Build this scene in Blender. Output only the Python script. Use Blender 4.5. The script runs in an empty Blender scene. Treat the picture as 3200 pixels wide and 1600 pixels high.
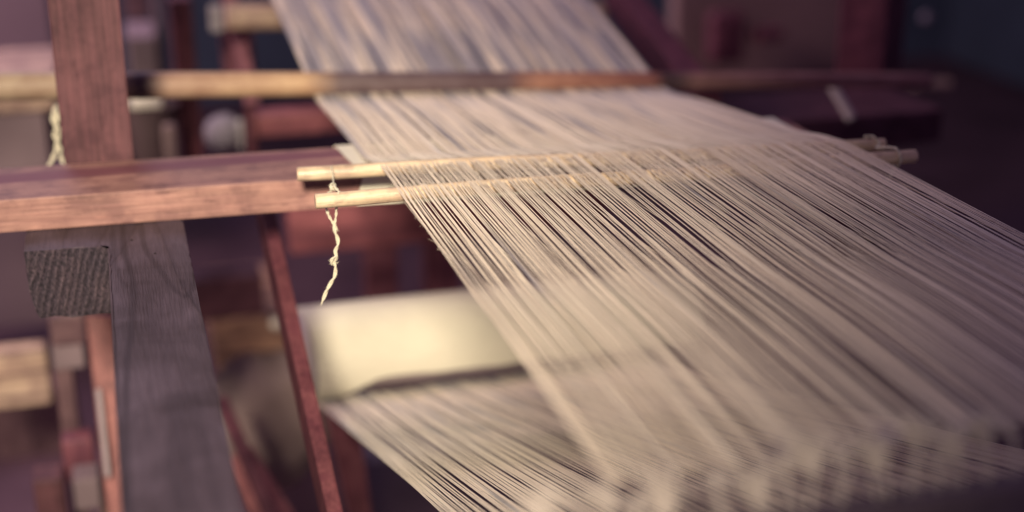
import bpy, bmesh, math, random
import numpy as np
from mathutils import Vector, Matrix, noise

random.seed(7); rng = np.random.default_rng(7)
sc = bpy.context.scene
R = math.radians

# ------------------------------------------------------------------ camera
CAM = Vector((0.0, 0.0, 1.25)); PITCH = R(20); YAW = R(16); FPX = 4400.0
cd = bpy.data.cameras.new('camera'); cam = bpy.data.objects.new('camera', cd)
sc.collection.objects.link(cam); sc.camera = cam
cam.location = CAM; cam.rotation_euler = (R(90) - PITCH, 0, -YAW)
cd.sensor_width = 36; cd.lens = FPX / 3200 * 36; cd.clip_start = .02; cd.clip_end = 60
cd.dof.use_dof = True; cd.dof.focus_distance = 1.04; cd.dof.aperture_fstop = 2.15
cd.dof.aperture_blades = 0

# ------------------------------------------------------------------ world, lamps, exposure
w = bpy.data.worlds.new('World'); sc.world = w; w.use_nodes = True
bg = w.node_tree.nodes['Background']
bg.inputs[0].default_value = (.43, .27, .56, 1); bg.inputs[1].default_value = .205
def lamp(name, kind, loc, aim, energy, col, **kw):
    ld = bpy.data.lights.new(name, kind); o = bpy.data.objects.new(name, ld)
    sc.collection.objects.link(o); o.location = loc
    o.rotation_euler = (Vector(aim) - Vector(loc)).to_track_quat('-Z', 'Y').to_euler()
    ld.energy = energy; ld.color = col
    for k, v in kw.items(): setattr(ld, k, v)
    return o
lamp('key_lamp', 'SPOT', (-.33, -.9, 1.95), (.115, 1.33, .71), 430, (1, .85, .62),
     spot_size=R(26), spot_blend=1.0, shadow_soft_size=.15)
lamp('back_lamp', 'AREA', (-.3, 3.2, 2.4), (.3, 1.75, .93), 12, (.74, .68, 1), shape='DISK', size=.9)
lamp('background_fill', 'AREA', (-1.2, 2.3, 2.0), (0.9, 5.0, .4), 40, (1, .68, .70), shape='DISK', size=.7)  # unseen fill added to brighten the background, aimed away from the warp
lamp('side_fill_spot', 'SPOT', (-1.35, .75, 1.15), (.13, 2.1, .52), 75, (1, .78, .60),
     spot_size=R(20), spot_blend=1.0, shadow_soft_size=.12)  # narrow unseen spot added to brighten the paper stack and sack
sc.view_settings.view_transform = 'Standard'; sc.view_settings.look = 'None'
sc.view_settings.exposure = 0; sc.view_settings.gamma = 1
sc.render.engine = 'CYCLES'; sc.cycles.max_bounces = 6
sc.cycles.use_denoising = True
try: sc.cycles.denoiser = 'OPENIMAGEDENOISE'; sc.cycles.denoising_prefilter = 'ACCURATE'
except Exception: pass
sc.cycles.pixel_filter_type = 'BLACKMAN_HARRIS'; sc.cycles.filter_width = 1.3

# ------------------------------------------------------------------ picking points in the place
FW = Vector((math.sin(YAW)*math.cos(PITCH), math.cos(YAW)*math.cos(PITCH), -math.sin(PITCH)))
RT = Vector((math.cos(YAW), -math.sin(YAW), 0)); UP = RT.cross(FW)
def ray(x, y): return FW + RT*((x-1600)/FPX) + UP*((800-y)/FPX)
def atd(x, y, d): return CAM + ray(x, y)*d
def atz(x, y, z): r = ray(x, y); return CAM + r*((z-CAM.z)/r.z)
def aty(x, y, Y): r = ray(x, y); return CAM + r*((Y-CAM.y)/r.y)

# ------------------------------------------------------------------ materials
def new_mat(name):
    m = bpy.data.materials.new(name); m.use_nodes = True
    nt = m.node_tree; return m, nt, nt.nodes['Principled BSDF']
def N(nt, t, **kw):
    n = nt.nodes.new(t)
    for k, v in kw.items():
        if k in n.inputs: n.inputs[k].default_value = v
        else: setattr(n, k, v)
    return n
def ramp(nt, src, stops):
    r = nt.nodes.new('ShaderNodeValToRGB'); e = r.color_ramp.elements
    while len(e) < len(stops): e.new(.5)
    for el, (p, c) in zip(e, stops):
        el.position = p; el.color = (*c, 1) if len(c) == 3 else c
    nt.links.new(src, r.inputs[0]); return r.outputs[0]
def mix(nt, a, b, f, mode='MIX'):
    n = nt.nodes.new('ShaderNodeMix'); n.data_type = 'RGBA'; n.blend_type = mode
    for i, v in ((0, f), (6, a), (7, b)):
        if isinstance(v, (int, float)): n.inputs[i].default_value = v
        elif isinstance(v, tuple): n.inputs[i].default_value = (*v, 1)
        else: nt.links.new(v, n.inputs[i])
    return n.outputs[2]
def wood(name, c0, c1, axis=2, str_=.035, scale=1.0, rough=.55, ring=90, blot=.5, bump=.25, stain=None, spec=.35, seed=0.0):
    """wood with fibres running along axis; c0 dark grain, c1 light grain"""
    m, nt, b = new_mat(name); L = nt.links.new
    tc = N(nt, 'ShaderNodeTexCoord'); mp = N(nt, 'ShaderNodeMapping')
    s = [1.0, 1.0, 1.0]; s[axis] = str_
    mp.inputs['Scale'].default_value = [v*scale for v in s]
    mp.inputs['Location'].default_value = (seed, seed*1.7, seed*.6)
    L(tc.outputs['Object'], mp.inputs[0])
    n1 = N(nt, 'ShaderNodeTexNoise', Scale=420.0, Detail=5.0); L(mp.outputs[0], n1.inputs[0])
    n2 = N(nt, 'ShaderNodeTexNoise', Scale=ring, Detail=3.0, Distortion=.5); L(mp.outputs[0], n2.inputs[0])
    n3 = N(nt, 'ShaderNodeTexNoise', Scale=14.0, Detail=3.0); L(tc.outputs['Object'], n3.inputs[0])
    md = tuple((a+c)/2 for a, c in zip(c0, c1))
    g = ramp(nt, n2.outputs[0], [(.30, c0), (.48, md), (.68, c1)])
    f = ramp(nt, n1.outputs[0], [(.3, (.62, .62, .62)), (.7, (1.15, 1.15, 1.15))])
    c = mix(nt, g, f, .8, 'MULTIPLY')
    bl = ramp(nt, n3.outputs[0], [(.35, (.6, .58, .62)), (.65, (1.1, 1.1, 1.1))])
    c = mix(nt, c, bl, blot, 'MULTIPLY')
    mps = N(nt, 'ShaderNodeMapping'); s2 = [1.0, 1.0, 1.0]; s2[axis] = .10
    mps.inputs['Scale'].default_value = s2; mps.inputs['Location'].default_value = (seed+2, .3, .7); L(tc.outputs['Object'], mps.inputs[0])
    n5 = N(nt, 'ShaderNodeTexNoise', Scale=210.0, Detail=3.0, Roughness=.7); L(mps.outputs[0], n5.inputs[0])
    c = mix(nt, c, ramp(nt, n5.outputs[0], [(.30, (1.35, 1.3, 1.25)), (.38, (1, 1, 1)), (.62, (1, 1, 1)), (.70, (.42, .36, .40))]), .85, 'MULTIPLY')
    n6 = N(nt, 'ShaderNodeTexNoise', Scale=38.0, Detail=5.0, Roughness=.65); L(tc.outputs['Object'], n6.inputs[0])
    c = mix(nt, c, ramp(nt, n6.outputs[0], [(.40, (.66, .62, .68)), (.52, (1, 1, 1)), (.66, (1.15, 1.18, 1.15))]), .75, 'MULTIPLY')
    if stain:
        n4 = N(nt, 'ShaderNodeTexNoise', Scale=stain[0], Detail=4.0); L(mp.outputs[0], n4.inputs[0])
        k = ramp(nt, n4.outputs[0], [(stain[1], (0, 0, 0)), (stain[1]+.05, (1, 1, 1))])
        c = mix(nt, c, stain[2], k)
    L(c, b.inputs['Base Color'])
    b.inputs['Roughness'].default_value = rough
    b.inputs['Specular IOR Level'].default_value = spec
    bp = N(nt, 'ShaderNodeBump', Strength=bump, Distance=.0012)
    ad = N(nt, 'ShaderNodeMath', operation='ADD'); L(n1.outputs[0], ad.inputs[0]); L(n2.outputs[0], ad.inputs[1])
    L(ad.outputs[0], bp.inputs['Height']); L(bp.outputs[0], b.inputs['Normal'])
    return m
def plain(name, col, rough=.75, var=.35, scale=30, spec=.25, bump=.15, dist=.002, sheen=0):
    m, nt, b = new_mat(name); L = nt.links.new
    tc = N(nt, 'ShaderNodeTexCoord')
    n1 = N(nt, 'ShaderNodeTexNoise', Scale=float(scale), Detail=6.0); L(tc.outputs['Object'], n1.inputs[0])
    d = tuple(v*(1-var) for v in col)
    L(ramp(nt, n1.outputs[0], [(.3, d), (.7, col)]), b.inputs['Base Color'])
    b.inputs['Roughness'].default_value = rough; b.inputs['Specular IOR Level'].default_value = spec
    if sheen: b.inputs['Sheen Weight'].default_value = sheen
    bp = N(nt, 'ShaderNodeBump', Strength=bump, Distance=dist)
    n2 = N(nt, 'ShaderNodeTexNoise', Scale=scale*8.0, Detail=4.0); L(tc.outputs['Object'], n2.inputs[0])
    L(n2.outputs[0], bp.inputs['Height']); L(bp.outputs[0], b.inputs['Normal'])
    return m

M = {}
M['post'] = wood('red_brown_wood', (.12, .052, .064), (.175, .073, .088), axis=2, ring=150, rough=.6, bump=.5)
M['beam'] = wood('orange_wood', (.31, .158, .145), (.43, .235, .205), axis=0, ring=120, rough=.62, bump=.4, blot=.5, spec=.5, stain=(24., .63, (.17, .06, .08)))
M['redwood'] = wood('crimson_wood', (.12, .034, .05), (.19, .066, .078), axis=2, ring=50, rough=.45)
M['redwood_x'] = wood('crimson_wood_rail', (.22, .07, .095), (.36, .12, .14), axis=0, ring=50)
M['darkred'] = wood('dark_red_wood', (.16, .055, .085), (.28, .10, .13), axis=2, ring=50)
M['darkred_y'] = wood('dark_red_wood_side', (.13, .04, .065), (.20, .06, .085), axis=1, ring=50)
M['darkred_x'] = wood('dark_red_wood_plank', (.10, .04, .06), (.16, .07, .09), axis=0, ring=50)
M['salmon'] = wood('salmon_wood', (.28, .10, .105), (.40, .16, .155), axis=2, ring=50)
M['brown'] = wood('brown_wood', (.14, .08, .095), (.24, .14, .155), axis=2, ring=40)
M['mauve'] = plain('mauve_paint', (.27, .20, .23), var=.3, scale=9)
M['pale'] = wood('pale_wood', (.46, .32, .25), (.64, .47, .37), axis=0, ring=40, stain=(60., .60, (.16, .10, .11)))
M['rod'] = wood('bamboo_rod', (.72, .54, .38), (.80, .64, .47), axis=0, ring=200, rough=.42, bump=.06, blot=.12, spec=.4)
M['paper'] = plain('white_paper', (.79, .76, .64), rough=.8, var=.07, scale=25, bump=.3, dist=.001)
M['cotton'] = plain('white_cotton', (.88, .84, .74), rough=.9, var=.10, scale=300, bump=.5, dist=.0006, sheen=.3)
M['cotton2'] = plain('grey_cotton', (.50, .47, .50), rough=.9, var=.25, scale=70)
M['sack'] = plain('tan_sacking', (.36, .27, .26), rough=.9, var=.35, scale=12)
M['wall'] = plain('dark_wall', (.085, .115, .17), rough=.9, var=.3, scale=3)
M['wall2'] = plain('brown_wall', (.42, .28, .27), rough=.9, var=.5, scale=2.2)
M['wall3'] = plain('mauve_wall', (.27, .20, .235), rough=.9, var=.35, scale=2.5)
M['floor'] = plain('floor_boards', (.13, .075, .10), rough=.6, var=.55, scale=3)
M['bucket'] = plain('dull_bucket', (.11, .075, .085), rough=.5, var=.3, scale=20)
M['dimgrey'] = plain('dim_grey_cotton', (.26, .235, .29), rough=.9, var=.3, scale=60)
M['twine'] = plain('cream_twine', (.74, .69, .55), rough=.9, var=.2, scale=400, bump=.6, dist=.0006, sheen=.3)
M['yarnend'] = plain('yarn_ends', (.70, .62, .58), rough=.9, var=.2, scale=300)
M['rollpaper'] = plain('creased_cream_paper', (.80, .76, .64), rough=.75, var=.12, scale=16, bump=.5, dist=.004)
M['rawwood'] = wood('orange_paper_layers', (.20, .12, .11), (.66, .40, .27), axis=0, ring=45, str_=.25)
M['corepaper'] = plain('grey_mauve_paper', (.46, .38, .42), var=.3, scale=20)
M['reed'] = plain('dusty_mauve_wood', (.15, .11, .145), var=.4, scale=30)
M['indigo'] = plain('indigo_cloth', (.035, .04, .075), rough=.9, var=.3, scale=20)
M['hole'] = plain('hole_dark', (.02, .015, .015), rough=.9)

def curve_mask(nt, sep, pts, width, soft):
    """dark growth line: x wanders with y through the points (x, y)"""
    L = nt.links.new; ylo, yhi, xlo, xhi = .5, 1.3, -.1, .1
    mr = N(nt, 'ShaderNodeMapRange'); mr.inputs[1].default_value = ylo; mr.inputs[2].default_value = yhi; L(sep.outputs[1], mr.inputs[0])
    fc = nt.nodes.new('ShaderNodeFloatCurve'); cv = fc.mapping.curves[0]
    pts = sorted(pts, key=lambda p: p[1]); P = [((y-ylo)/(yhi-ylo), (x-xlo)/(xhi-xlo)) for x, y in pts]
    P = [(0.0, P[0][1])] + P + [(1.0, P[-1][1])]
    while len(cv.points) < len(P): cv.points.new(.5, .5)
    for q, p in zip(cv.points, P): q.location = p
    fc.mapping.update(); L(mr.outputs[0], fc.inputs[1])
    back = N(nt, 'ShaderNodeMapRange'); back.inputs[3].default_value = xlo; back.inputs[4].default_value = xhi; L(fc.outputs[0], back.inputs[0])
    sub = N(nt, 'ShaderNodeMath', operation='SUBTRACT'); L(sep.outputs[0], sub.inputs[0]); L(back.outputs[0], sub.inputs[1])
    ab = N(nt, 'ShaderNodeMath', operation='ABSOLUTE'); L(sub.outputs[0], ab.inputs[0])
    o = N(nt, 'ShaderNodeMapRange'); o.inputs[1].default_value = width; o.inputs[2].default_value = width+soft
    o.inputs[3].default_value = 1.0; o.inputs[4].default_value = 0.0; L(ab.outputs[0], o.inputs[0])
    lo, hi = pts[0][1], pts[-1][1]     # the line exists only between its ends
    g1 = N(nt, 'ShaderNodeMapRange'); g1.inputs[1].default_value = lo-.004; g1.inputs[2].default_value = lo+.002; L(sep.outputs[1], g1.inputs[0])
    g2 = N(nt, 'ShaderNodeMapRange'); g2.inputs[1].default_value = hi+.01; g2.inputs[2].default_value = hi; L(sep.outputs[1], g2.inputs[0])
    m1 = N(nt, 'ShaderNodeMath', operation='MULTIPLY'); L(o.outputs[0], m1.inputs[0]); L(g1.outputs[0], m1.inputs[1])
    m2 = N(nt, 'ShaderNodeMath', operation='MULTIPLY'); L(m1.outputs[0], m2.inputs[0]); L(g2.outputs[0], m2.inputs[1])
    return m2.outputs[0]
def dark_beam_mat():
    m, nt, b = new_mat('weathered_dark_wood'); L = nt.links.new
    tc = N(nt, 'ShaderNodeTexCoord')
    mp = N(nt, 'ShaderNodeMapping'); mp.inputs['Scale'].default_value = (1, .13, 1); L(tc.outputs['Object'], mp.inputs[0])
    wv = N(nt, 'ShaderNodeTexNoise', Scale=15.0, Detail=.6, Distortion=.25); L(mp.outputs[0], wv.inputs[0])
    mul = N(nt, 'ShaderNodeMath', operation='MULTIPLY'); mul.inputs[1].default_value = 8.0; L(wv.outputs[0], mul.inputs[0])
    fr = N(nt, 'ShaderNodeMath', operation='FRACT'); L(mul.outputs[0], fr.inputs[0])
    ringc = ramp(nt, fr.outputs[0], [(0, (.048, .034, .046)), (.10, (.060, .044, .058)), (.80, (.070, .052, .068)), (.95, (.060, .043, .054)), (1.0, (.034, .024, .032))])
    mp2 = N(nt, 'ShaderNodeMapping'); mp2.inputs['Scale'].default_value = (1, .05, 1); L(tc.outputs['Object'], mp2.inputs[0])
    n1 = N(nt, 'ShaderNodeTexNoise', Scale=700.0, Detail=5.0); L(mp2.outputs[0], n1.inputs[0])
    c = mix(nt, ringc, ramp(nt, n1.outputs[0], [(.3, (.75, .74, .76)), (.7, (1.2, 1.2, 1.2))]), .8, 'MULTIPLY')
    n3 = N(nt, 'ShaderNodeTexNoise', Scale=16.0, Detail=4.0, Distortion=.6); L(tc.outputs['Object'], n3.inputs[0])
    c = mix(nt, c, ramp(nt, n3.outputs[0], [(.33, (.55, .46, .48)), (.66, (1.35, 1.3, 1.45))]), .85, 'MULTIPLY')
    sep = N(nt, 'ShaderNodeSeparateXYZ'); L(tc.outputs['Object'], sep.inputs[0])
    W = lambda *q: [tuple(atz(x, y, .872))[:2] for x, y in q]
    for pts, wd, sf, k in ((W((383, 705), (389, 782), (417, 897), (413, 990), (398, 1130), (392, 1330), (400, 1600)), .0012, .0022, .62),
                           (W((352, 700), (356, 790), (375, 870), (398, 900)), .0008, .0020, .4),
                           (W((442, 700), (452, 770), (505, 850), (545, 905), (576, 930)), .0013, .0022, .5),
                           (W((612, 850), (602, 900), (584, 930)), .0013, .0024, .5),
                           (W((545, 1235), (565, 1350), (560, 1480), (575, 1600)), .004, .006, .35),
                           (W((600, 1235), (640, 1400), (690, 1600)), .0015, .004, .3)):
        km = N(nt, 'ShaderNodeMath', operation='MULTIPLY'); km.inputs[1].default_value = k; L(curve_mask(nt, sep, pts, wd, sf), km.inputs[0])
        c = mix(nt, c, (.020, .012, .018), km.outputs[0])
    L(c, b.inputs['Base Color']); b.inputs['Roughness'].default_value = .62
    bp = N(nt, 'ShaderNodeBump', Strength=.6, Distance=.0015)
    ad = N(nt, 'ShaderNodeMath', operation='ADD'); L(n1.outputs[0], ad.inputs[0]); L(fr.outputs[0], ad.inputs[1])
    L(ad.outputs[0], bp.inputs['Height']); L(bp.outputs[0], b.inputs['Normal'])
    return m
def end_grain_mat():
    m, nt, b = new_mat('sawn_end_grain'); L = nt.links.new
    tc = N(nt, 'ShaderNodeTexCoord')
    mp = N(nt, 'ShaderNodeMapping'); mp.inputs['Rotation'].default_value = (0, R(-15), 0); L(tc.outputs['Object'], mp.inputs[0])
    wv = N(nt, 'ShaderNodeTexWave', Scale=58.0, Distortion=3.2, Detail=3.0); wv.inputs['Detail Scale'].default_value = 1.0
    L(mp.outputs[0], wv.inputs[0])
    mp2 = N(nt, 'ShaderNodeMapping'); mp2.inputs['Rotation'].default_value = (0, R(38), 0); mp2.inputs['Scale'].default_value = (1.8, 1, .6)
    L(tc.outputs['Object'], mp2.inputs[0])
    n1 = N(nt, 'ShaderNodeTexNoise', Scale=620.0, Detail=5.0, Roughness=.75); L(mp2.outputs[0], n1.inputs[0])
    c = ramp(nt, wv.outputs['Fac'], [(0, (.042, .030, .044)), (.35, (.056, .042, .056)), (.8, (.064, .048, .064)), (1, (.086, .065, .080))])
    c = mix(nt, c, ramp(nt, n1.outputs[0], [(.40, (.22, .22, .28)), (.5, (.80, .78, .84)), (.62, (2.0, 1.9, 1.9))]), .95, 'MULTIPLY')
    n3 = N(nt, 'ShaderNodeTexNoise', Scale=45.0, Detail=2.0); L(tc.outputs['Object'], n3.inputs[0])
    c = mix(nt, c, ramp(nt, n3.outputs[0], [(.35, (.7, .7, .8)), (.65, (1.2, 1.1, 1.1))]), .7, 'MULTIPLY')
    L(c, b.inputs['Base Color']); b.inputs['Roughness'].default_value = .85
    bp = N(nt, 'ShaderNodeBump', Strength=.9, Distance=.002)
    ad = N(nt, 'ShaderNodeMath', operation='ADD'); L(n1.outputs[0], ad.inputs[0]); L(wv.outputs['Fac'], ad.inputs[1])
    L(ad.outputs[0], bp.inputs['Height']); L(bp.outputs[0], b.inputs['Normal'])
    return m
M['darkbeam'] = dark_beam_mat(); M['endgrain'] = end_grain_mat()

def thread_mat():
    """undyed cotton with resist-dyed indigo streaks; UV = (place across the warp, distance along it)"""
    m, nt, b = new_mat('warp_yarn'); L = nt.links.new
    uv = N(nt, 'ShaderNodeUVMap'); sep = N(nt, 'ShaderNodeSeparateXYZ'); L(uv.outputs[0], sep.inputs[0])
    mp = N(nt, 'ShaderNodeMapping'); mp.inputs['Scale'].default_value = (50, 3.4, 1); mp.inputs['Location'].default_value = (3.1, .4, 0); L(uv.outputs[0], mp.inputs[0])
    n1 = N(nt, 'ShaderNodeTexNoise', Scale=1.0, Detail=2.5); L(mp.outputs[0], n1.inputs[0])
    # dyed stretch lies far along the warp (v in metres)
    far = N(nt, 'ShaderNodeMapRange'); far.inputs[1].default_value = 1.06; far.inputs[2].default_value = 1.56
    far.inputs[3].default_value = -.07; far.inputs[4].default_value = .14; L(sep.outputs[1], far.inputs[0])
    ad = N(nt, 'ShaderNodeMath', operation='ADD'); L(n1.outputs[0], ad.inputs[0]); L(far.outputs[0], ad.inputs[1])
    k = ramp(nt, ad.outputs[0], [(.57, (0, 0, 0)), (.68, (1, 1, 1))])
    mp2 = N(nt, 'ShaderNodeMapping'); mp2.inputs['Scale'].default_value = (400, 3.0, 1); L(uv.outputs[0], mp2.inputs[0])
    n2 = N(nt, 'ShaderNodeTexNoise', Scale=1.0, Detail=1.0); L(mp2.outputs[0], n2.inputs[0])
    base = ramp(nt, n2.outputs[0], [(.3, (.66, .55, .45)), (.5, (.80, .69, .57)), (.7, (.89, .80, .68))])
    km = N(nt, 'ShaderNodeMath', operation='MULTIPLY'); km.inputs[1].default_value = .75; L(k, km.inputs[0])
    c = mix(nt, base, (.17, .17, .27), km.outputs[0])
    L(c, b.inputs['Base Color']); b.inputs['Roughness'].default_value = .8
    b.inputs['Specular IOR Level'].default_value = .2; b.inputs['Sheen Weight'].default_value = .25
    return m
M['yarn'] = thread_mat()

# ------------------------------------------------------------------ object helpers
def link(name, mesh, mat, parent=None):
    o = bpy.data.objects.new(name, mesh); sc.collection.objects.link(o)
    for mm in (mat if isinstance(mat, (list, tuple)) else [mat]): mesh.materials.append(M[mm] if isinstance(mm, str) else mm)
    if parent is not None: o.parent = parent; o.matrix_parent_inverse = parent.matrix_world.inverted()
    return o
def tag(o, label, cat=None, group=None, kind=None):
    if label: o['label'] = label
    if cat: o['category'] = cat
    if group: o['group'] = group
    if kind: o['kind'] = kind
    return o
def thing(name, loc, label, cat, group=None):
    o = bpy.data.objects.new(name, None); sc.collection.objects.link(o); o.location = loc
    o.empty_display_size = .05; o.matrix_world = Matrix.Translation(loc)
    return tag(o, label, cat, group)
def finish(bm, name, mat, parent=None, bevel=0, smooth=False, seg=2):
    if bevel:
        es = [e for e in bm.edges if len(e.link_faces) == 2 and e.calc_face_angle(0) > .5]
        bmesh.ops.bevel(bm, geom=es, offset=bevel, segments=seg, affect='EDGES', profile=.6)
    bmesh.ops.recalc_face_normals(bm, faces=bm.faces)
    me = bpy.data.meshes.new(name); bm.to_mesh(me); bm.free()
    if smooth:
        for p in me.polygons: p.use_smooth = True
    return link(name, me, mat, parent)
def hexa(pts, name, mat, parent=None, bevel=.002, warp=0):
    """eight corners: four of one end, four of the other, same order"""
    bm = bmesh.new(); v = [bm.verts.new(p) for p in pts]
    for f in ((0, 1, 2, 3), (7, 6, 5, 4), (0, 4, 5, 1), (1, 5, 6, 2), (2, 6, 7, 3), (3, 7, 4, 0)):
        bm.faces.new([v[i] for i in f])
    bmesh.ops.recalc_face_normals(bm, faces=bm.faces)
    return finish(bm, name, mat, parent, bevel)
def box(lo, hi, name, mat, parent=None, bevel=.003):
    x0, y0, z0 = lo; x1, y1, z1 = hi
    return hexa([(x0, y0, z0), (x1, y0, z0), (x1, y1, z0), (x0, y1, z0), (x0, y0, z1), (x1, y0, z1), (x1, y1, z1), (x0, y1, z1)], name, mat, parent, bevel)
def bar(a, b, wd, ht, name, mat, parent=None, bevel=.002, side=None):
    """rectangular timber from a to b; wd across (side), ht the other way"""
    a, b = Vector(a), Vector(b); d = (b-a).normalized()
    s = Vector(side) if side else Vector((1, 0, 0))
    s = (s - d*s.dot(d)).normalized(); t = d.cross(s)
    q = lambda c: [c - s*wd/2 - t*ht/2, c + s*wd/2 - t*ht/2, c + s*wd/2 + t*ht/2, c - s*wd/2 + t*ht/2]
    return hexa(q(a) + q(b), name, mat, parent, bevel)
def frames(P):
    P = [Vector(p) for p in P]; out = []; n = None
    for i, p in enumerate(P):
        t = (P[min(i+1, len(P)-1)] - P[max(i-1, 0)]).normalized()
        if n is None: n = t.orthogonal().normalized()
        n = (n - t*n.dot(t)).normalized(); out.append((p, t, n, t.cross(n)))
    return out
def tube_bm(bm, P, rad, seg=10, cap=True):
    rings = []
    for i, (p, t, n, bn) in enumerate(frames(P)):
        r = rad[i] if isinstance(rad, (list, tuple)) else rad
        rings.append([bm.verts.new(p + (n*math.cos(2*math.pi*k/seg) + bn*math.sin(2*math.pi*k/seg))*r) for k in range(seg)])
    for a, b in zip(rings, rings[1:]):
        for k in range(seg): bm.faces.new((a[k], a[(k+1) % seg], b[(k+1) % seg], b[k]))
    if cap: bm.faces.new(rings[0][::-1]); bm.faces.new(rings[-1])
    return rings
def smooth_path(P, n=8):
    P = [Vector(p) for p in P]; Q = [P[0]*2-P[1]] + P + [P[-1]*2-P[-2]]; out = []
    for i in range(1, len(Q)-2):
        for k in range(n):
            t = k/n; p0, p1, p2, p3 = Q[i-1:i+3]
            out.append(.5*((2*p1) + (p2-p0)*t + (2*p0-5*p1+4*p2-p3)*t*t + (3*p1-p0-3*p2+p3)*t**3))
    out.append(P[-1]); return out
def shade(o, ang=40):
    for p in o.data.polygons: p.use_smooth = True
    bm = bmesh.new(); bm.from_mesh(o.data)
    for e in bm.edges:
        if len(e.link_faces) == 2 and e.calc_face_angle(0) > R(ang): e.smooth = False
    bm.to_mesh(o.data); bm.free(); return o
def rod(a, b, r0, r1, name, mat, parent=None, seg=28, n=14, wob=0.0, cham=True):
    a, b = Vector(a), Vector(b); bm = bmesh.new(); P = []; rr = []
    for i in range(n+1):
        t = i/n; p = a.lerp(b, t)
        if wob: p += Vector((0, noise.noise((t*3, 1.3, wob*900))*wob, noise.noise((t*3, 7.3, wob*900))*wob))
        P.append(p); rr.append(r0 + (r1-r0)*t)
    d = (b-a).normalized()
    if cham:
        c = r0*.12; P.insert(1, P[0] + d*c); rr.insert(1, r0); rr[0] = r0*.88
        P.insert(-1, P[-1] - d*c); rr.insert(-1, r1); rr[-1] = r1*.88
    tube_bm(bm, P, rr, seg)
    return shade(finish(bm, name, mat, parent))
def lathe(prof, centre, name, mat, parent=None, seg=32):
    bm = bmesh.new(); rings = []
    for r, z in prof:
        rings.append([bm.verts.new((centre[0] + r*math.cos(2*math.pi*k/seg), centre[1] + r*math.sin(2*math.pi*k/seg), centre[2] + z)) for k in range(seg)])
    for a, b in zip(rings, rings[1:]):
        for k in range(seg): bm.faces.new((a[k], a[(k+1) % seg], b[(k+1) % seg], b[k]))
    bm.faces.new(rings[0][::-1]); bm.faces.new(rings[-1])
    return shade(finish(bm, name, mat, parent))

# ------------------------------------------------------------------ setting: floor and walls
tag(box((-4, -1.5, -.05), (5, 6.2, 0), 'floor', 'floor', bevel=0), None, kind='structure')
tag(box((-4, 5.2, 0.0), (5, 5.3, 3.2), 'wall_back', 'wall', bevel=0), None, kind='structure')
tag(box((3.4, -1.5, 0.0), (3.5, 5.19, 3.2), 'wall_side', 'wall', bevel=0), None, kind='structure')

# ------------------------------------------------------------------ the loom frame
loom = thing('loom', (0, 1.2, 0), 'old red-brown wooden hand loom frame carrying the stretched white warp', 'loom')
# weathered side beam: one timber with its left half cut short, end grain showing
def side_beam():
    bm = bmesh.new()
    xs = [-.0835, -.0505, -.0185, .013, .0445]; ztop = .872; h = .0595
    def cell(x0, x1, y0, y1, endmat):
        ny = max(2, int((y1-y0)/.012)); nx = 6; nz = 5
        return
    # outline in plan (notched), extruded down, then subdivided and roughened
    plan = [(-.0835, 1.36), (-.0835, 1.1165), (-.0185, 1.1105), (-.0185, .30), (.0435, .30), (.0445, 1.36)]
    top = [bm.verts.new((x, y, ztop)) for x, y in plan]; bot = [bm.verts.new((x, y, ztop-h)) for x, y in plan]
    bm.faces.new(top); bm.faces.new(bot[::-1]); k = len(plan)
    for i in range(k):
        f = bm.faces.new((top[i], bot[i], bot[(i+1) % k], top[(i+1) % k]))
        if i in (1, 3): f.material_index = 1
    bmesh.ops.recalc_face_normals(bm, faces=bm.faces)
    for axis, cuts in ((1, [1.0 + .0 + j*.006 for j in range(20)] + [.32+j*.02 for j in range(34)] + [1.13 + j*.03 for j in range(19)]),
                       (0, [-.0835 + j*.0065 for j in range(1, 20)]), (2, [ztop - h + j*.0062 for j in range(1, 9)])):
        for c in cuts:
            co = [0, 0, 0]; co[axis] = c; no = [0, 0, 0]; no[axis] = 1
            bmesh.ops.bisect_plane(bm, geom=bm.verts[:]+bm.edges[:]+bm.faces[:], plane_co=co, plane_no=no)
    bm.normal_update()
    for v in bm.verts:
        p = v.co.copy()
        ns = {tuple(round(a) for a in f.normal) for f in v.link_faces}
        edge = len(ns) > 1
        n = noise.noise(p*70); n2 = noise.noise(p*260 + Vector((5, 3, 1)))
        if edge:   # worn, chipped arrises
            k2 = .0011 + .0016*max(0, n) + .0012*max(0, n2)
            v.co -= v.normal * k2
        elif p.y < 1.12 and p.y > 1.108 and p.x < -.019:
            v.co.y += n2*.0007 + n*.0005
        else: v.co += v.normal*(n*.0004)
        # the left cheek tapers in towards its lower corner
        if p.x < -.075 and p.y < 1.3:
            lowt = max(0, (ztop-.022 - p.z)/(h-.022)); v.co.x += .0055*lowt*lowt*(1 if p.x < -.08 else .4)
    o = finish(bm, 'side_beam', ['darkbeam', 'endgrain'], loom, 0)
    return shade(o, 32)
tag(side_beam(), 'weathered grey-brown side beam with one half sawn off to end grain')
for q, r_ in (((412, 750), .0011), ((484, 792), .0009)):
    c = atz(*q, .8722); bm = bmesh.new(); tube_bm(bm, [c + Vector((0, 0, -.001)), c + Vector((0, 0, .0003))], r_, 10); finish(bm, 'nail', 'hole', loom)
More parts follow.
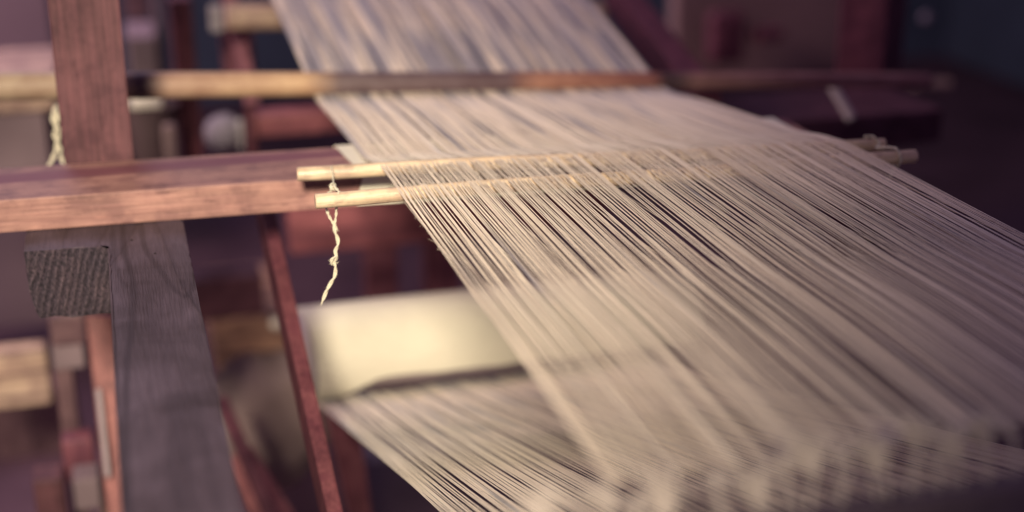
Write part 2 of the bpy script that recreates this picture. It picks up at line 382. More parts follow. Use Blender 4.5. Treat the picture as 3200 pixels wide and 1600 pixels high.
# upright post on the side beam
px0, px1 = -.0502, .0096
def post():
    bm = bmesh.new(); pts = [(px0, 1.272), (px1, 1.268), (px1, 1.318), (px0, 1.322)]
    lo = [bm.verts.new((x, y, .8725)) for x, y in pts]; hi = [bm.verts.new((x-.001, y, 1.62)) for x, y in pts]
    bm.faces.new(lo[::-1]); bm.faces.new(hi)
    for i in range(4): bm.faces.new((lo[i], lo[(i+1) % 4], hi[(i+1) % 4], hi[i]))
    for j in range(1, 24):
        bmesh.ops.bisect_plane(bm, geom=bm.verts[:]+bm.edges[:]+bm.faces[:], plane_co=(0, 0, .8725+j*.03), plane_no=(0, 0, 1))
    for v in bm.verts: v.co.x += noise.noise(Vector((v.co.x*9, 0, v.co.z*12)))*.0009
    return finish(bm, 'post', 'post', loom, .0022)
tag(post(), 'red-brown upright post with fine vertical grain')
# cross beam
by = lambda x: 1.1655 - .043*(x+.1)*.9
def beamy(x, back): return by(x) + (.0965 if back else 0)
xa, xb = -.42, .635
hexa([(xa, beamy(xa, 0), .8725), (xa, beamy(xa, 0), .9005), (xa, beamy(xa, 1), .9005), (xa, beamy(xa, 1), .8725),
      (xb, beamy(xb, 0), .8725), (xb, beamy(xb, 0), .9005), (xb, beamy(xb, 1), .9005), (xb, beamy(xb, 1), .8725)], 'cross_beam', 'beam', loom, .0012)
# nail marks on the beam face
# slanted red lever under the beam
pa, pb = atd(822, 640, 1.37), atd(1052, 1680, 1.16)
bar(pa, pb, .0135, .034, 'brace', 'redwood', loom, .0025, side=(1, .1, 0))
# far side: dark red side timber along the warp, far post, lower rails
a, b = aty(1840, -60, 2.05), aty(2160, 300, 1.52)
bar(a + Vector((.045, 0, -.02)), b + Vector((.02, 0, -.02)), .035, .05, 'side_rail', 'darkred_y', loom, .003)
q0, q1 = aty(2600, 395, 1.8), aty(2800, 395, 1.8)
far_post = hexa([(q0.x, 1.80, .5), (q0.x+.052, 1.76, .5), (q1.x+.02, 1.83, .5), (q0.x+.04, 1.87, .5),
                 (q0.x-.006, 1.80, 1.6), (q0.x+.046, 1.76, 1.6), (q1.x+.014, 1.83, 1.6), (q0.x+.034, 1.87, 1.6)], 'post', 'darkred', loom, .003)
far_post['label'] = 'dark maroon upright post in shadow'
c0, c1 = aty(2050, 372, 1.62), aty(2980, 372, 1.62)
box((c0.x-.05, 1.60, c0.z-.055), (c1.x-.03, 1.75, c0.z-.01), 'side_rail', 'darkred_x', loom, .004)
# lower rails and uprights seen under the cross beam
def frontal(x0, y0, x1, y1, Y, th, name, mat, parent, bevel=.004):
    """upright slab whose face covers these picture corners at distance Y"""
    p, q = aty(x0, y0, Y), aty(x1, y1, Y)
    return box((min(p.x, q.x), Y, min(p.z, q.z)), (max(p.x, q.x), Y+th, max(p.z, q.z)), name, mat, parent, bevel)
frontal(900, 640, 1900, 705, 1.98, .04, 'lower_rail', 'redwood_x', loom)
frontal(1140, 700, 1250, 1020, 2.0, .04, 'upright', 'darkred', loom)
frontal(1330, 700, 1440, 1020, 2.0, .04, 'upright', 'darkred', loom)
frontal(585, 880, 830, 985, 2.05, .05, 'lower_rail', 'darkred_x', loom)
frontal(800, 360, 1120, 408, 1.95, .04, 'lower_rail', 'redwood_x', loom)
frontal(765, 240, 818, 640, 1.93, .03, 'upright', 'redwood', loom)
frontal(528, 0, 648, 640, 2.1, .05, 'upright', 'redwood', loom)
bar(aty(705, -60, 1.99), aty(790, 330, 1.90), .02, .02, 'brace', 'darkred', loom)
frontal(690, 60, 800, 250, 2.14, .03, 'board', 'darkred', loom)
# crimson board behind the lower warp
hexa([tuple(aty(1005, 1240, 1.62)), tuple(aty(1110, 1240, 1.62)), tuple(aty(1165, 1620, 1.50)), tuple(aty(1090, 1620, 1.50)),
      tuple(aty(1005, 1240, 1.64)+Vector((0, .03, 0))), tuple(aty(1110, 1240, 1.64)+Vector((0, .03, 0))), tuple(aty(1165, 1620, 1.52)+Vector((0, .03, 0))), tuple(aty(1090, 1620, 1.52)+Vector((0, .03, 0)))],
     'board', 'redwood', loom, .002)
# round guide bar pressing on the warp (tapered pole, shade bands painted into its colour between pale stretches)
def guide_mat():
    m, nt, b = new_mat('shade_banded_pole'); L = nt.links.new
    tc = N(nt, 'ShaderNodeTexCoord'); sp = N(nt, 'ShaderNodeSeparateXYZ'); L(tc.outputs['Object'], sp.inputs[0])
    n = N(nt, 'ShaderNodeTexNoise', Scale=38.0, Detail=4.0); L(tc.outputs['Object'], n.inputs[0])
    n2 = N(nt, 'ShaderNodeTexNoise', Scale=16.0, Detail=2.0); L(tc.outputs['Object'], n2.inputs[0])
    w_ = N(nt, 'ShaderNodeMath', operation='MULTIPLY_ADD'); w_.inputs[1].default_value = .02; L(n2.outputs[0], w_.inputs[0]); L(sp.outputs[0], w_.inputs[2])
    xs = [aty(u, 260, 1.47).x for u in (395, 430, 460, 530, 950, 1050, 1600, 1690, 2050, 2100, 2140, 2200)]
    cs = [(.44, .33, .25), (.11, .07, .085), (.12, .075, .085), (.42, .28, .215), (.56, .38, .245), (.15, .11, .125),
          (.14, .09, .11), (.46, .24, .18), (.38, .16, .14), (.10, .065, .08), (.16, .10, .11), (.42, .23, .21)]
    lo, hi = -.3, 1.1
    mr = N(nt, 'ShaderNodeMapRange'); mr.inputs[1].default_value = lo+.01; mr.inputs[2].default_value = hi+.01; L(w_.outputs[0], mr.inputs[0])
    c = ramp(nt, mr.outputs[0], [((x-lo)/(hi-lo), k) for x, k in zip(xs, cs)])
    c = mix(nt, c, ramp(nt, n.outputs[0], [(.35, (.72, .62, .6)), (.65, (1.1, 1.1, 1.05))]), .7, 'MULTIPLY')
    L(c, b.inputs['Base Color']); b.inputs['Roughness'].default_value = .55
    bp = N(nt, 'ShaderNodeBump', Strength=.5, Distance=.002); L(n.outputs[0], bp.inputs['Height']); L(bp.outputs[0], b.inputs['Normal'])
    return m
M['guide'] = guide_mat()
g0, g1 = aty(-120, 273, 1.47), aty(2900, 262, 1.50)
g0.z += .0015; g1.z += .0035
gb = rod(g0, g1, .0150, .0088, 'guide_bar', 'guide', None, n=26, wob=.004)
tag(gb, 'round tapered pole with pale stretches and painted-in shade bands lying across the warp', 'pole')
# cloth-wound breast beam at the back
bb0, bb1 = aty(705, 52, 1.86), aty(2050, 35, 1.86)
bb = rod(bb0, bb1 + Vector((-.08, 0, .0)), .018, .018, 'back_beam', 'pale', loom)

# ------------------------------------------------------------------ lease rods
def lease(a, b, name, label):
    o = rod(a, b, .0059, .0057, name, 'rod', None, seg=30, n=40, wob=.0016)
    return tag(o, label, 'rod', 'lease rods through the warp')
ZR = .9185
r1a, r1b = atz(984, 625, ZR), atz(2862, 487, ZR)
r2a, r2b = atz(928, 541, ZR), atz(2765, 452, ZR)
rod1 = lease(r1a, r1b, 'lease_rod', 'pale bamboo lease rod nearer the sharp threads, its tip at the cord loop')
rod2 = lease(r2a, r2b, 'lease_rod', 'pale bamboo lease rod crossing above the red beam edge, behind its twin')
hole_p = atz(1054, 604, ZR+.0035)
bm = bmesh.new(); tube_bm(bm, [hole_p + Vector((0, .0005, -.001)), hole_p + Vector((0, -.0006, .0016))], .0011, 10)
finish(bm, 'cord_hole', 'hole', rod1)
rodline = lambda a, b, x: a.lerp(b, (x-a.x)/(b.x-a.x))

# ------------------------------------------------------------------ paper over the cross beam under the warp
def paper_wrap():
    bm = bmesh.new(); nx = 40; rows = []
    prof = [(1.002, .842, .000), (1.0015, .87, 0), (1.001, .8995, -.002), (.985, .9022, .000), (.5, .9022, .0035), (.10, .9022, .008),
            (-.012, .9018, .0095), (-.028, .8985, .008), (-.03, .885, .004), (-.030, .876, .001), (-.031, .8742, .003)]
    for i in range(nx+1):
        x = .1885 + (.622-.1885)*i/nx; col = []
        for t, z, dx in prof:
            xx = x + (dx if i == 0 else 0)
            y = beamy(xx, 0) + .0965*t + noise.noise(Vector((xx*14, z*30, 2)))*.0008
            col.append(bm.verts.new((xx, y, z + noise.noise(Vector((xx*22, t*3, 5)))*.0006)))
        rows.append(col)
    for a, b in zip(rows, rows[1:]):
        for k in range(len(prof)-1): bm.faces.new((a[k], b[k], b[k+1], a[k+1]))
    bmesh.ops.recalc_face_normals(bm, faces=bm.faces)
    bmesh.ops.solidify(bm, geom=bm.faces[:], thickness=.00045)
    return shade(finish(bm, 'paper_sheet', 'paper'), 50)
tag(paper_wrap(), 'white paper sheet folded over the red cross beam beneath the threads', 'paper')

# ------------------------------------------------------------------ warp threads
def interp(x, pts):
    return np.interp(x, [p[0] for p in pts], [p[1] for p in pts])
def tubes_mesh(name, paths, rads, us, seg=5, hairs=None):
    V = []; Fc = []; UV = []; base = 0; ang = np.arange(seg)*2*np.pi/seg
    for P, rr, u in zip(paths, rads, us):
        n = len(P); T = np.gradient(P, axis=0); T /= np.linalg.norm(T, axis=1)[:, None]
        S = np.cross(T, [0, 0, 1.0]); S /= np.linalg.norm(S, axis=1)[:, None]; B = np.cross(S, T)
        ring = P[:, None, :] + rr[:, None, None]*(np.cos(ang)[None, :, None]*S[:, None, :] + np.sin(ang)[None, :, None]*B[:, None, :])
        V.append(ring.reshape(-1, 3))
        i = np.arange(n-1)[:, None]*seg; k = np.arange(seg)[None, :]; k2 = (k+1) % seg
        f = np.stack([i+k, i+k2, i+seg+k2, i+seg+k], -1).reshape(-1, 4) + base
        Fc.append(f); base += n*seg
        UV.append(np.stack([np.full(n*seg, u), np.repeat(P[:, 1], seg)], -1))
    V = np.concatenate(V); Fc = np.concatenate(Fc); UV = np.concatenate(UV)
    me = bpy.data.meshes.new(name)
    me.vertices.add(len(V)); me.vertices.foreach_set('co', V.astype(np.float32).ravel())
    me.loops.add(Fc.size); me.loops.foreach_set('vertex_index', Fc.astype(np.int32).ravel())
    me.polygons.add(len(Fc)); me.polygons.foreach_set('loop_start', (np.arange(len(Fc))*4).astype(np.int32))
    me.polygons.foreach_set('loop_total', np.full(len(Fc), 4, np.int32))
    me.polygons.foreach_set('use_smooth', np.ones(len(Fc), bool))
    uvl = me.uv_layers.new(name='UVMap'); uvl.data.foreach_set('uv', UV[Fc.ravel()].astype(np.float32).ravel())
    me.update(calc_edges=True); return me
def spread(n, x0, x1, gaps, gapp=.14):
    st = rng.uniform(.80, 1.2, n-1)
    pair = rng.random(n-1) < .40; st[pair] *= .70
    big = rng.random(n-1) < gapp; st[big] *= rng.uniform(1.4, 2.7, big.sum())
    xs = np.concatenate([[0], np.cumsum(st)]); xs = x0 + (x1-x0)*xs/xs[-1]
    for g, wdt in gaps:      # open a clear gap at g
        d = xs-g; xs = xs + np.sign(d)*wdt/2*np.exp(-np.abs(d)/.006)
    return xs
def fuzz(P, count, y0, y1, side, ln=.0026):
    """loose fibres standing off a yarn"""
    out = []; idx = np.where((P[:, 1] > y0) & (P[:, 1] < y1))[0]
    for _ in range(count):
        p = P[rng.choice(idx)].copy(); d = np.array([side*rng.uniform(.2, 1), rng.uniform(-1, 1), rng.uniform(-.6, .5)])
        L = ln*rng.uniform(.3, 1); c = rng.normal(0, .5, 3)
        t = np.linspace(0, 1, 6)[:, None]
        out.append(p + d*L*t + c*L*t*t + rng.normal(0, .0001, (6, 3)))
    return out
def build_warp(root, n, x0, x1, zfun, ys, rad, gaps, interlace, group_u, sheet_seed, n_single=100, near_key=None, fan=None):
    xs = spread(n, x0, x1, gaps); paths = []; rads = []; us = []; key = []
    for i, x in enumerate(xs):
        y = ys; wander = np.zeros_like(y)
        for f, a in ((3.1, .00055), (7.3, .0003), (19., .00010)):
            wander += a*np.sin(y*f*2 + rng.uniform(0, 6.28) + x*25*f*.1)
        X = x + wander + (fan(x, y) if fan else 0)
        Z = zfun(X, y) + rng.normal(0, .0004)
        if interlace: Z = Z + interlace(i, X, y)
        P = np.stack([X, y, Z], -1)
        r = rad(y)*rng.uniform(.80, 1.18)*(1 + .09*np.interp(y, np.arange(0, 3, .0022), rng.normal(0, 1, len(np.arange(0, 3, .0022)))))
        paths.append(P); rads.append(np.clip(r, .00022, .0012)); us.append((x-x0)/(x1-x0))
        # how much of it shows: sample the picture
        s = 0
        for p in P[::10]:
            v = Vector(p)-CAM; d = v.dot(FW)
            if d > .05 and abs(v.dot(RT)/d*FPX) < 1600 and abs(v.dot(UP)/d*FPX) < 800: s += 1/d**1.5
        key.append(s + rng.uniform(0, .01))
    order = sorted(range(n), key=lambda i: -key[i]); single = set(order[:n_single])
    for i in sorted(single):
        pp, rr, uu = [paths[i]], [rads[i]], [us[i]]
        if i < 7 or i % 9 == 0:
            for h in fuzz(paths[i], 40 if i == 0 else 9, *(near_key), -1):
                pp.append(h); rr.append(np.full(len(h), .00006)); uu.append(us[i])
        link('thread', tubes_mesh('thread', pp, rr, uu), 'yarn', root)
    rest = [i for i in range(n) if i not in single]
    o = link('thread_mass', tubes_mesh('thread_mass', [paths[i] for i in rest], [rads[i] for i in rest], [us[i] for i in rest]), 'yarn', root)
    o['kind'] = 'stuff'

# upper warp: from the back beam, under the guide pole, over the cross beam, through the lease rods, to the heddles
ys_u = np.concatenate([np.arange(.545, .74, .012), np.arange(.74, 1.13, .0022), np.arange(1.13, 1.52, .008), np.arange(1.52, 2.35, .03)])
prof_u = [(.545, .926), (.70, .9265), (.85, .9225), (1.0, .918), (1.10, .9165), (1.18, .9085), (1.26, .9055), (1.36, .902), (1.455, .8955), (1.50, .901),
          (1.60, .915), (1.75, .934), (1.83, .9445), (1.87, .9455), (2.0, .955), (2.35, .985)]
py = np.array([p[0] for p in prof_u]); pz = np.array([p[1] for p in prof_u])
fine_y = np.arange(.5, 2.4, .004); fz = np.interp(fine_y, py, pz); ker = np.hanning(15); ker /= ker.sum()
fzs = np.convolve(np.pad(fz, 7, mode='edge'), ker, 'valid')
def z_upper(X, y):
    tilt = -np.clip((y-1.18)/.3, 0, 1)*np.clip((X-.2)/.4, 0, 1)*.020*np.clip((1.75-y)/.25, 0, 1)
    return np.interp(y, fine_y, fzs) + tilt
def lace(i, X, y):
    s = 1 if i % 2 else -1; both = (i*7919 % 13) < 11; out = np.zeros_like(y)
    y1 = r1a.y + (r1b.y-r1a.y)*(X-r1a.x)/(r1b.x-r1a.x); y2 = r2a.y + (r2b.y-r2a.y)*(X-r2a.x)/(r2b.x-r2a.x)
    s1 = 1 if (both or s > 0) else -1; s2 = 1 if (both or s < 0) else -1; H = .0067
    t1 = s1*H*np.clip(1 - (y1-y)/.24, 0, 1); t3 = s2*H*np.clip(1 - (y-y2)/.075, 0, 1)
    t2 = s1*H + (s2-s1)*H*(y-y1)/(y2-y1)
    return np.where(y < y1, t1, np.where(y > y2, t3, t2))
def rad_u(y): return np.interp(y, [.5, .85, 1.12, 1.3, 2.4], [.00038, .00038, .00043, .00064, .00072])
upper = thing('warp', (.4, 1.1, .92), 'upper sheet of fine cream warp threads running through the two bamboo rods', 'warp threads')
gx = atz(2300, 760, .92).x; gx2 = atz(3020, 745, .92).x; gx3 = atz(1380, 690, .92).x
build_warp(upper, 326, .2035, .606, z_upper, ys_u, rad_u, [(gx, .0034), (gx2, .0026), (gx3, .0014), (.29, .002), (.37, .0016), (.455, .0016)],
           lace, None, 1, near_key=(.88, 1.06), n_single=100)
# lower warp: from the paper-wound roll up to the same heddles
ys_l = np.concatenate([np.arange(.56, .8, .010), np.arange(.80, 1.12, .0026), np.arange(1.12, 1.50, .01)])
def z_lower(X, y):
    z = .532 + .336*(1.485-y)
    return z + .0012*np.sin(X*60) + np.clip((X-.19)/.4, 0, 1)*.004
lower = thing('warp', (.4, 1.0, .7), 'lower sheet of cream warp threads rising from the paper-covered roll', 'warp threads')
build_warp(lower, 312, .190, .592, z_lower, ys_l, lambda y: np.interp(y, [.5, 1.1, 1.5], [.00045, .00047, .00062]), [(.2395, .0030), (.262, .0014), (.31, .0016), (.41, .002)],
           None, None, 2, near_key=(.84, 1.08), n_single=100)

# ------------------------------------------------------------------ paper-wound warp roll
roll = thing('warp_roll', (.4, 1.503, .587), 'thick roll wound in bright cream paper under the upper threads', 'roll')
rc = Vector((0, 1.503, .587)); RR = .0535
def roll_shell(x0, x1, r, a0, a1, name, mat, lip=0.0, taper=.012, na=44, nx=36, thick=.0008, ragged=0.0):
    """part of a cylinder along x; angles measured from straight up towards the camera"""
    bm = bmesh.new(); cols = []
    for i in range(nx+1):
        col = []; t = i/nx
        for j in range(na+1):
            s = j/na; end = a1 + R(36)*max(0, min(1, (.16-t)/.10)) + ragged*noise.noise(Vector((t*7, 3.3, 0))) + ragged*.4*noise.noise(Vector((t*26, 1.3, 0)))
            a = a0 + (end-a0)*s
            x = x0 + (x1-x0)*t
            if i == 0: x += taper*max(0, math.sin(a*.9))*1.0
            rr = r + .0007*noise.noise(Vector((x*9, a*2.2, 1))) + lip*max(0, (s-.86)/.14)**2
            col.append(bm.verts.new((x, rc.y - rr*math.sin(a), rc.z + rr*math.cos(a))))
        cols.append(col)
    for A, B in zip(cols, cols[1:]):
        for j in range(na): bm.faces.new((A[j], B[j], B[j+1], A[j+1]))
    if thick: bmesh.ops.recalc_face_normals(bm, faces=bm.faces); bmesh.ops.solidify(bm, geom=bm.faces[:], thickness=thick)
    return shade(finish(bm, name, mat, roll), 50)
rod((.174, rc.y, rc.z), (.66, rc.y, rc.z), RR-.0045, RR-.0035, 'roll_core', 'corepaper', roll, seg=48, n=6)
roll_shell(.1765, .655, RR, R(-170), R(110), 'paper_cover', 'rollpaper', lip=.0035, ragged=.07)

# ------------------------------------------------------------------ cords
def twisted(path, r, name, parent=None, mat='cotton', plies=2, turns=150, bm=None):
    r = r*1.28; turns = turns*.7
    P = smooth_path(path, 10); own = bm is None; bm = bm or bmesh.new()
    F = frames(P); s = 0; offs = [0]
    for a, b in zip(P, P[1:]): s += (b-a).length; offs.append(s)
    for k in range(plies):
        Q = [p + (n*math.cos(o*turns*6.283/1.0 + k*6.283/plies) + b*math.sin(o*turns*6.283/1.0 + k*6.283/plies))*r*.55 for (p, t, n, b), o in zip(F, offs)]
        tube_bm(bm, Q, [r*.62*(1+.15*noise.noise(q*300)) for q in Q], 7)
    return bm
def cord_obj(paths, name, label, group=None):
    bm = bmesh.new()
    for p, r, tr in paths:
        twisted(p, r, name, bm=bm, turns=tr)
        Q = smooth_path(p, 8)
        for k in range(len(Q)):
            q = Q[k] + Vector(rng.normal(0, r*.5, 3)); d = Vector(rng.normal(0, 1, 3)).normalized()*rng.uniform(.0008, .0028)
            tube_bm(bm, [q, q + d*.5 + Vector(rng.normal(0, .0002, 3)), q + d + Vector(rng.normal(0, .0005, 3))], .00005, 3, cap=False)
        e = Q[-1]; t = (Q[-1]-Q[-3]).normalized()
        for k in range(5): tube_bm(bm, [e - t*.001, e + t*.0015 + Vector(rng.normal(0, .0004, 3)), e + t*.003 + Vector(rng.normal(0, .0009, 3))], [.0003, .00018, .00008], 4)
    o = finish(bm, name, 'twine', None, smooth=True)
    return tag(o, label, 'cord', group)
A = lambda x, y, d: atd(x, y, d)
cord_obj([
    ([A(1036, 520, 1.158), A(1037, 532, 1.148), A(1041, 556, 1.142), A(1042, 572, 1.125), A(1040, 584, 1.11)], .00052, 160),
    ([A(1040, 574, 1.116), A(1046, 582, 1.103), A(1036, 588, 1.098), A(1044, 594, 1.102), A(1046, 578, 1.112), A(1036, 577, 1.104), A(1033, 590, 1.1)], .0009, 120),
    ([A(1040, 586, 1.104), A(1034, 596, 1.101), A(1026, 604, 1.104), A(1020, 628, 1.117), A(1020, 650, 1.116)], .0008, 130),
    ([A(1046, 584, 1.100), A(1057, 596, 1.094), A(1060, 604, 1.0895), A(1057, 609, 1.0885), A(1054, 608, 1.092)], .00085, 130),
    ([A(1020, 640, 1.113), A(1021, 655, 1.107), A(1030, 678, 1.103), A(1042, 698, 1.10), A(1050, 712, 1.10)], .00082, 130),
    ([A(1050, 636, 1.105), A(1051, 652, 1.103), A(1050, 675, 1.10), A(1046, 698, 1.10), A(1044, 712, 1.10)], .00072, 130),
    ([A(1046, 700, 1.10), A(1046, 722, 1.10), A(1054, 742, 1.10), A(1056, 764, 1.10), A(1048, 786, 1.10), A(1053, 806, 1.10), A(1040, 818, 1.10), A(1048, 832, 1.10), A(1046, 862, 1.10), A(1034, 884, 1.10), A(1022, 906, 1.10), A(1013, 928, 1.10), A(1008, 940, 1.10)], .00105, 75),
    ([A(1052, 800, 1.098), A(1040, 808, 1.096), A(1034, 818, 1.097), A(1040, 826, 1.10), A(1050, 822, 1.104)], .0009, 110),
], 'tie_cord', 'twisted cream cord joining the two bamboo rods and dangling below them')
cord_obj([
    ([A(178, 330, 1.35), A(168, 352, 1.345), A(176, 376, 1.345), A(186, 368, 1.35)], .0014, 90),
    ([A(168, 356, 1.345), A(164, 378, 1.343), A(176, 396, 1.343), A(170, 420, 1.343), A(178, 446, 1.343), A(172, 478, 1.343), A(160, 506, 1.343), A(153, 520, 1.343)], .0015, 70),
    ([A(176, 392, 1.345), A(184, 410, 1.345), A(182, 440, 1.345), A(188, 470, 1.345), A(192, 496, 1.345), A(200, 514, 1.345)], .0013, 70),
    ([A(176, 348, 1.345), A(184, 362, 1.343), A(176, 384, 1.343), A(165, 370, 1.343), A(172, 350, 1.343)], .0016, 90),
], 'tie_cord', 'frayed knotted cream cord hanging beside the red-brown post')
e1, e2 = rodline(r1a, r1b, r1b.x-.012), rodline(r2a, r2b, r2b.x-.012)
up = Vector((0, 0, 1))
cord_obj([
    ([e2+up*.007+Vector((-.006, .004, 0)), e2+up*.0078, e2+Vector((.003, -.008, .003)), (e1+e2)/2+Vector((-.01, 0, .004)), e1+up*.008+Vector((-.008, 0, 0)), e1+Vector((-.007, -.008, 0)), e1+Vector((-.008, -.004, -.008))], .0009, 110),
    ([e1+Vector((-.012, -.006, -.004)), e1+Vector((-.014, -.006, -.014)), e1+Vector((-.020, -.004, -.024))], .0008, 110),
], 'tie_cord', 'blurred cream cord knotted round the far tips of the two rods')

# ------------------------------------------------------------------ heddle loops gathered in tufts, on their shaft
sl, sr = aty(1700, 1735, .490), aty(3300, 1475, .490)
shaft = hexa([(sl.x, .482, sl.z-.09), (sl.x, .496, sl.z-.09), (sl.x, .496, sl.z), (sl.x, .482, sl.z),
              (sr.x+.2, .482, sr.z-.09), (sr.x+.2, .496, sr.z-.09), (sr.x+.2, .496, sr.z+.002), (sr.x+.2, .482, sr.z+.002)], 'heddle_shaft', 'reed', None, .002)
tag(shaft, 'dark mauve wooden shaft under the fluffy white heddle loops', 'shaft')
tufts = [(1700, 1600, 1.0, 'low white tuft beside the last lower threads'), (1900, 1600, .9, 'small cream heddle tuft among the near lower threads'),
         (2085, 1570, 1.5, 'big cream heddle tuft at the bottom edge'), (2370, 1530, 1.3, 'cream heddle tuft between the big bottom one and the tall one'),
         (2540, 1440, 1.5, 'tall cream heddle tuft, the last one in warm light'), (2745, 1430, 1.4, 'broad grey heddle tuft, the first one in the shade'),
         (2870, 1385, 1.1, 'narrow upright grey heddle tuft in the shade'), (2990, 1420, 1.2, 'low grey heddle tuft in the shade'),
         (3085, 1365, 1.1, 'dim grey heddle tuft beside the dark corner')]
row = lambda px: 1600 - (px-1900)*.2
for q in (1990, 2230, 2450, 2640, 2930, 3170):
    tufts.append((q + rng.uniform(-15, 15), row(q) + rng.uniform(-20, 28), rng.uniform(.35, .6), 'small wispy tuft of thread ends between the bigger heddle tufts'))
for tpx, tpy, sz, lab in tufts:
    c = aty(tpx, tpy - 25, .495); bm = bmesh.new(); h = .0068*sz*rng.uniform(.8, 1.2); wd = .0040*sz*rng.uniform(.8, 1.25)
    base0 = c + Vector((0, 0, -h*.6 - rng.uniform(0, .004)))
    for k in range(int(30*sz)):
        base = base0 + Vector((rng.normal(0, wd*.22), rng.normal(0, .002), 0)); a = rng.normal(0, 1); hh = h*rng.uniform(.35, 1.7); cu = rng.normal(0, .0025)
        P = [base, base+Vector((wd*a*.25, .002, hh*.5)), base+Vector((wd*a*.8+cu, .004+rng.normal(0, .002), hh)), base+Vector((wd*a*1.2+cu*2, .005+rng.normal(0, .004), hh*rng.uniform(.8, 1.35)))]
        tube_bm(bm, smooth_path(P, 3), [.0009 - .00006*j for j in range(10)], 4)
    for k in range(2):   # tails that tie the tuft down to the shaft
        base = base0 + Vector((rng.normal(0, wd*.3), rng.normal(0, .002), .002))
        tube_bm(bm, smooth_path([base, base + Vector((rng.normal(0, .002), .001, -.002)), Vector((base.x + rng.normal(0, .003), .4905, sl.z + (sr.z-sl.z)*(base.x-sl.x)/(sr.x-sl.x)))], 4), .0008, 5)
    o = finish(bm, 'heddle_tuft', 'yarnend', None, smooth=True)
    tag(o, lab, 'heddle tuft', 'white heddle tufts along the shaft')

# ------------------------------------------------------------------ blurred workshop beyond and below
def slab(x0, y0, x1, y1, Y, th, name, mat, label, cat, group=None, bevel=.005):
    return tag(frontal(x0, y0, x1, y1, Y, th, name, mat, None, bevel), label, cat, group)
slab(-400, -900, 190, 330, 3.3, .1, 'partition_panel', 'wall3', 'dull mauve panel behind the top of the red-brown post', 'panel')
slab(-200, 345, 168, 600, 2.0, .3, 'storage_box', 'mauve', 'mauve box with pale lid seen beside the post', 'box')
slab(-200, 312, 176, 345, 1.985, .33, 'box_lid', 'pale', 'pale board lying on the mauve box', 'board')
slab(395, 118, 500, 238, 2.4, .15, 'small_box', 'mauve', 'pale mauve box behind the pole, right of the post', 'box')
slab(472, -80, 528, 300, 2.5, .05, 'thin_board', 'wall3', 'thin greyish upright board left of the crimson upright', 'board')
slab(340, -500, 470, 60, 3.0, .1, 'hanging_board', 'brown', 'brown board at the very top beside the post', 'board')
p = aty(480, 420, 2.05)
lathe([(.026, -.09), (.040, .03), (.041, .036), (.038, .036), (.036, .02)], (p.x, 2.09, p.z), 'bucket', 'bucket', None)
tag(bpy.data.objects['bucket'], 'dull round bucket right of the red-brown post, under the pole', 'bucket')
p = aty(453, 312, 2.05); o = box((p.x-.022, 2.03, p.z-.009), (p.x+.024, 2.10, p.z+.008), 'folded_cloth', 'cotton', None, .006)
tag(o, 'folded white cloth on the rim of the round bucket', 'cloth')
slab(510, 395, 570, 640, 2.0, .02, 'pale_lath', 'sack', 'short tan slat standing between bucket and crimson upright', 'slat')
def ball(c, r, name, mat, label, cat):
    bm = bmesh.new(); bmesh.ops.create_icosphere(bm, subdivisions=4, radius=r)
    for v in bm.verts:
        d = v.co.normalized()
        v.co += d*(noise.noise(d*4)*.06 + .02*math.sin((d.x*1.3+d.z*.7)*50))*r; v.co.z *= .92; v.co += Vector(c)
    return tag(finish(bm, name, mat, None, smooth=True), label, cat)
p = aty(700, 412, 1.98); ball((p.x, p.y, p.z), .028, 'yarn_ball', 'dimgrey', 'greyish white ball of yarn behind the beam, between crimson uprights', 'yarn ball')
slab(652, 18, 700, 100, 1.98, .01, 'pale_tag', 'cotton2', 'pale upright tag high up beside the thin dark red brace', 'tag', None, .004)
slab(742, 375, 764, 470, 1.96, .01, 'white_tag', 'cotton2', 'narrow pale strip just right of the yarn ball', 'strip')
# far right
slab(2140, -600, 2620, 228, 2.9, .05, 'cupboard', 'wall2', 'brown cupboard front behind the shaded far end of the pole', 'cupboard')
for (x0, y0, x1, y1, lab) in ((2230, 40, 2330, 200, 'dark round-edged jar shape against the brown cupboard'), (2370, 95, 2450, 130, 'small dark box against the brown cupboard near its middle')):
    slab(x0, y0, x1, y1, 2.8, .05, 'dark_jar' if x0 < 2300 else 'dark_box', 'darkred', lab, 'jar' if x0 < 2300 else 'box', None, .02 if x0 < 2300 else .005)
ps, pe = aty(2582, 238, 1.585), aty(2662, 372, 1.555)
tag(rod(ps, pe, .0062, .0062, 'chalk_stick', 'cotton', None), 'short pale stick leaning against the dark maroon post', 'stick')
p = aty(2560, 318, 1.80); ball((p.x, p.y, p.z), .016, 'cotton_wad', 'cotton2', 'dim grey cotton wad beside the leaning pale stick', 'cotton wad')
ps, pe = aty(2855, 262, 2.35), aty(2965, 266, 2.35)
tag(rod(ps, pe, .011, .011, 'wooden_bobbin', 'pale', None), 'orange wooden bobbin glowing alone in the dark corner', 'bobbin')
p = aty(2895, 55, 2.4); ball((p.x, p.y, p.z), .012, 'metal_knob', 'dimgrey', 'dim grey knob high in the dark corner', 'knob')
p = aty(2845, 345, 2.2); ball((p.x, p.y, p.z), .009, 'metal_knob', 'dimgrey', 'tiny dim knob just above the dark maroon rail', 'knob')
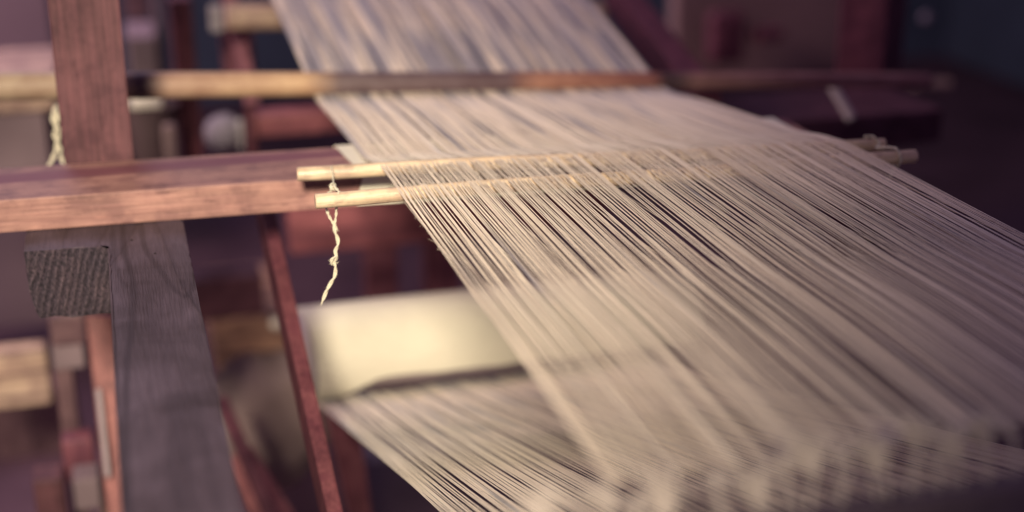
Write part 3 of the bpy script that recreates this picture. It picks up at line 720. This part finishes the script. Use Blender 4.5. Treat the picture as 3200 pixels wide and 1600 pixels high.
# lower left
slab(-300, 560, 290, 1000, 2.9, .08, 'lower_panel', 'wall3', 'dull mauve panel below the cross beam at the picture edge', 'panel')
slab(-200, 1122, 164, 1262, 1.75, .03, 'stained_plank', 'pale', 'cream plank with dark stains at the lower picture edge', 'plank')
slab(-300, 1262, 290, 1900, 2.5, .05, 'brown_chest', 'brown', 'brown chest in shadow below the stained cream plank', 'chest')
st = thing('stand', aty(210, 1300, 1.62), 'brown narrow stand left of the salmon-coloured post', 'stand')
frontal(150, 990, 272, 1075, 1.60, .05, 'top_block', 'brown', st)
frontal(158, 1077, 268, 1150, 1.605, .05, 'collar', 'mauve', st)
frontal(168, 1152, 290, 1700, 1.61, .05, 'leg', 'brown', st)
slab(190, 1380, 305, 1502, 1.55, .03, 'dark_block', 'darkred', 'small dark block fixed low on the brown stand', 'block')
slab(100, 1505, 222, 1700, 1.5, .04, 'pink_block', 'post', 'pinkish wood block at the bottom edge left of the stand', 'block')
slab(224, 1502, 320, 1590, 1.5, .04, 'grey_block', 'mauve', 'greyish block at the bottom edge beside the pink one', 'block')
hexa([tuple(aty(268, 985, 1.5)), tuple(aty(400, 985, 1.5)), tuple(aty(400, 985, 1.55)), tuple(aty(268, 985, 1.55)),
      tuple(aty(352, 1750, 1.40)), tuple(aty(430, 1750, 1.40)), tuple(aty(430, 1750, 1.46)), tuple(aty(352, 1750, 1.46))], 'leg', 'salmon', loom, .003)['label'] = 'salmon-red leg under the sawn beam end'
ps, pe = aty(308, 1215, 1.46), aty(338, 1490, 1.42)
tag(bar(ps, pe, .006, .02, 'pale_lath', 'corepaper', None), 'thin pale slat leaning on the salmon leg', 'slat')
slab(300, 1500, 420, 1700, 1.7, .05, 'cream_box', 'pale', 'pale box bottom edge beside the salmon leg', 'box')
# right of the side beam
slab(660, 1000, 905, 1160, 2.2, .25, 'paper_stack', 'rawwood', 'stack of orange and cream papers seen below the cross beam', 'paper stack')
def sack():
    bm = bmesh.new(); bmesh.ops.create_icosphere(bm, subdivisions=4, radius=1)
    c = aty(830, 1330, 2.0)
    for v in bm.verts:
        d = v.co.copy(); k = 1 + .12*noise.noise(d*2.1) + .03*noise.noise(d*7)
        v.co = Vector((c.x + d.x*k*.105, 2.02 + d.y*k*.09, c.z + d.z*k*.115))
    return finish(bm, 'sack', 'sack', None, smooth=True)
tag(sack(), 'bulging tan sack on the floor side of the dark beam', 'sack')
ps, pe = aty(700, 1330, 1.7), aty(900, 1720, 1.5)
tag(bar(aty(690, 1250, 1.62), aty(860, 1640, 1.5), .016, .02, 'dark_lever', 'darkred', None), 'dark curved lever crossing in front of the tan sack', 'lever')
tag(bar(aty(740, 1430, 1.66), aty(900, 1700, 1.56), .045, .03, 'treadle', 'salmon', None), 'pinkish treadle bar at the bottom, right of the dark beam', 'treadle')
slab(1150, 1440, 1420, 1800, 2.3, .1, 'floor_box', 'mauve', 'mauve box low behind the lower threads', 'box')
p = aty(865, 1010, 2.05); ball((p.x, p.y, p.z), .010, 'cotton_wad', 'cotton', 'small white cotton wad above the paper stack', 'cotton wad')
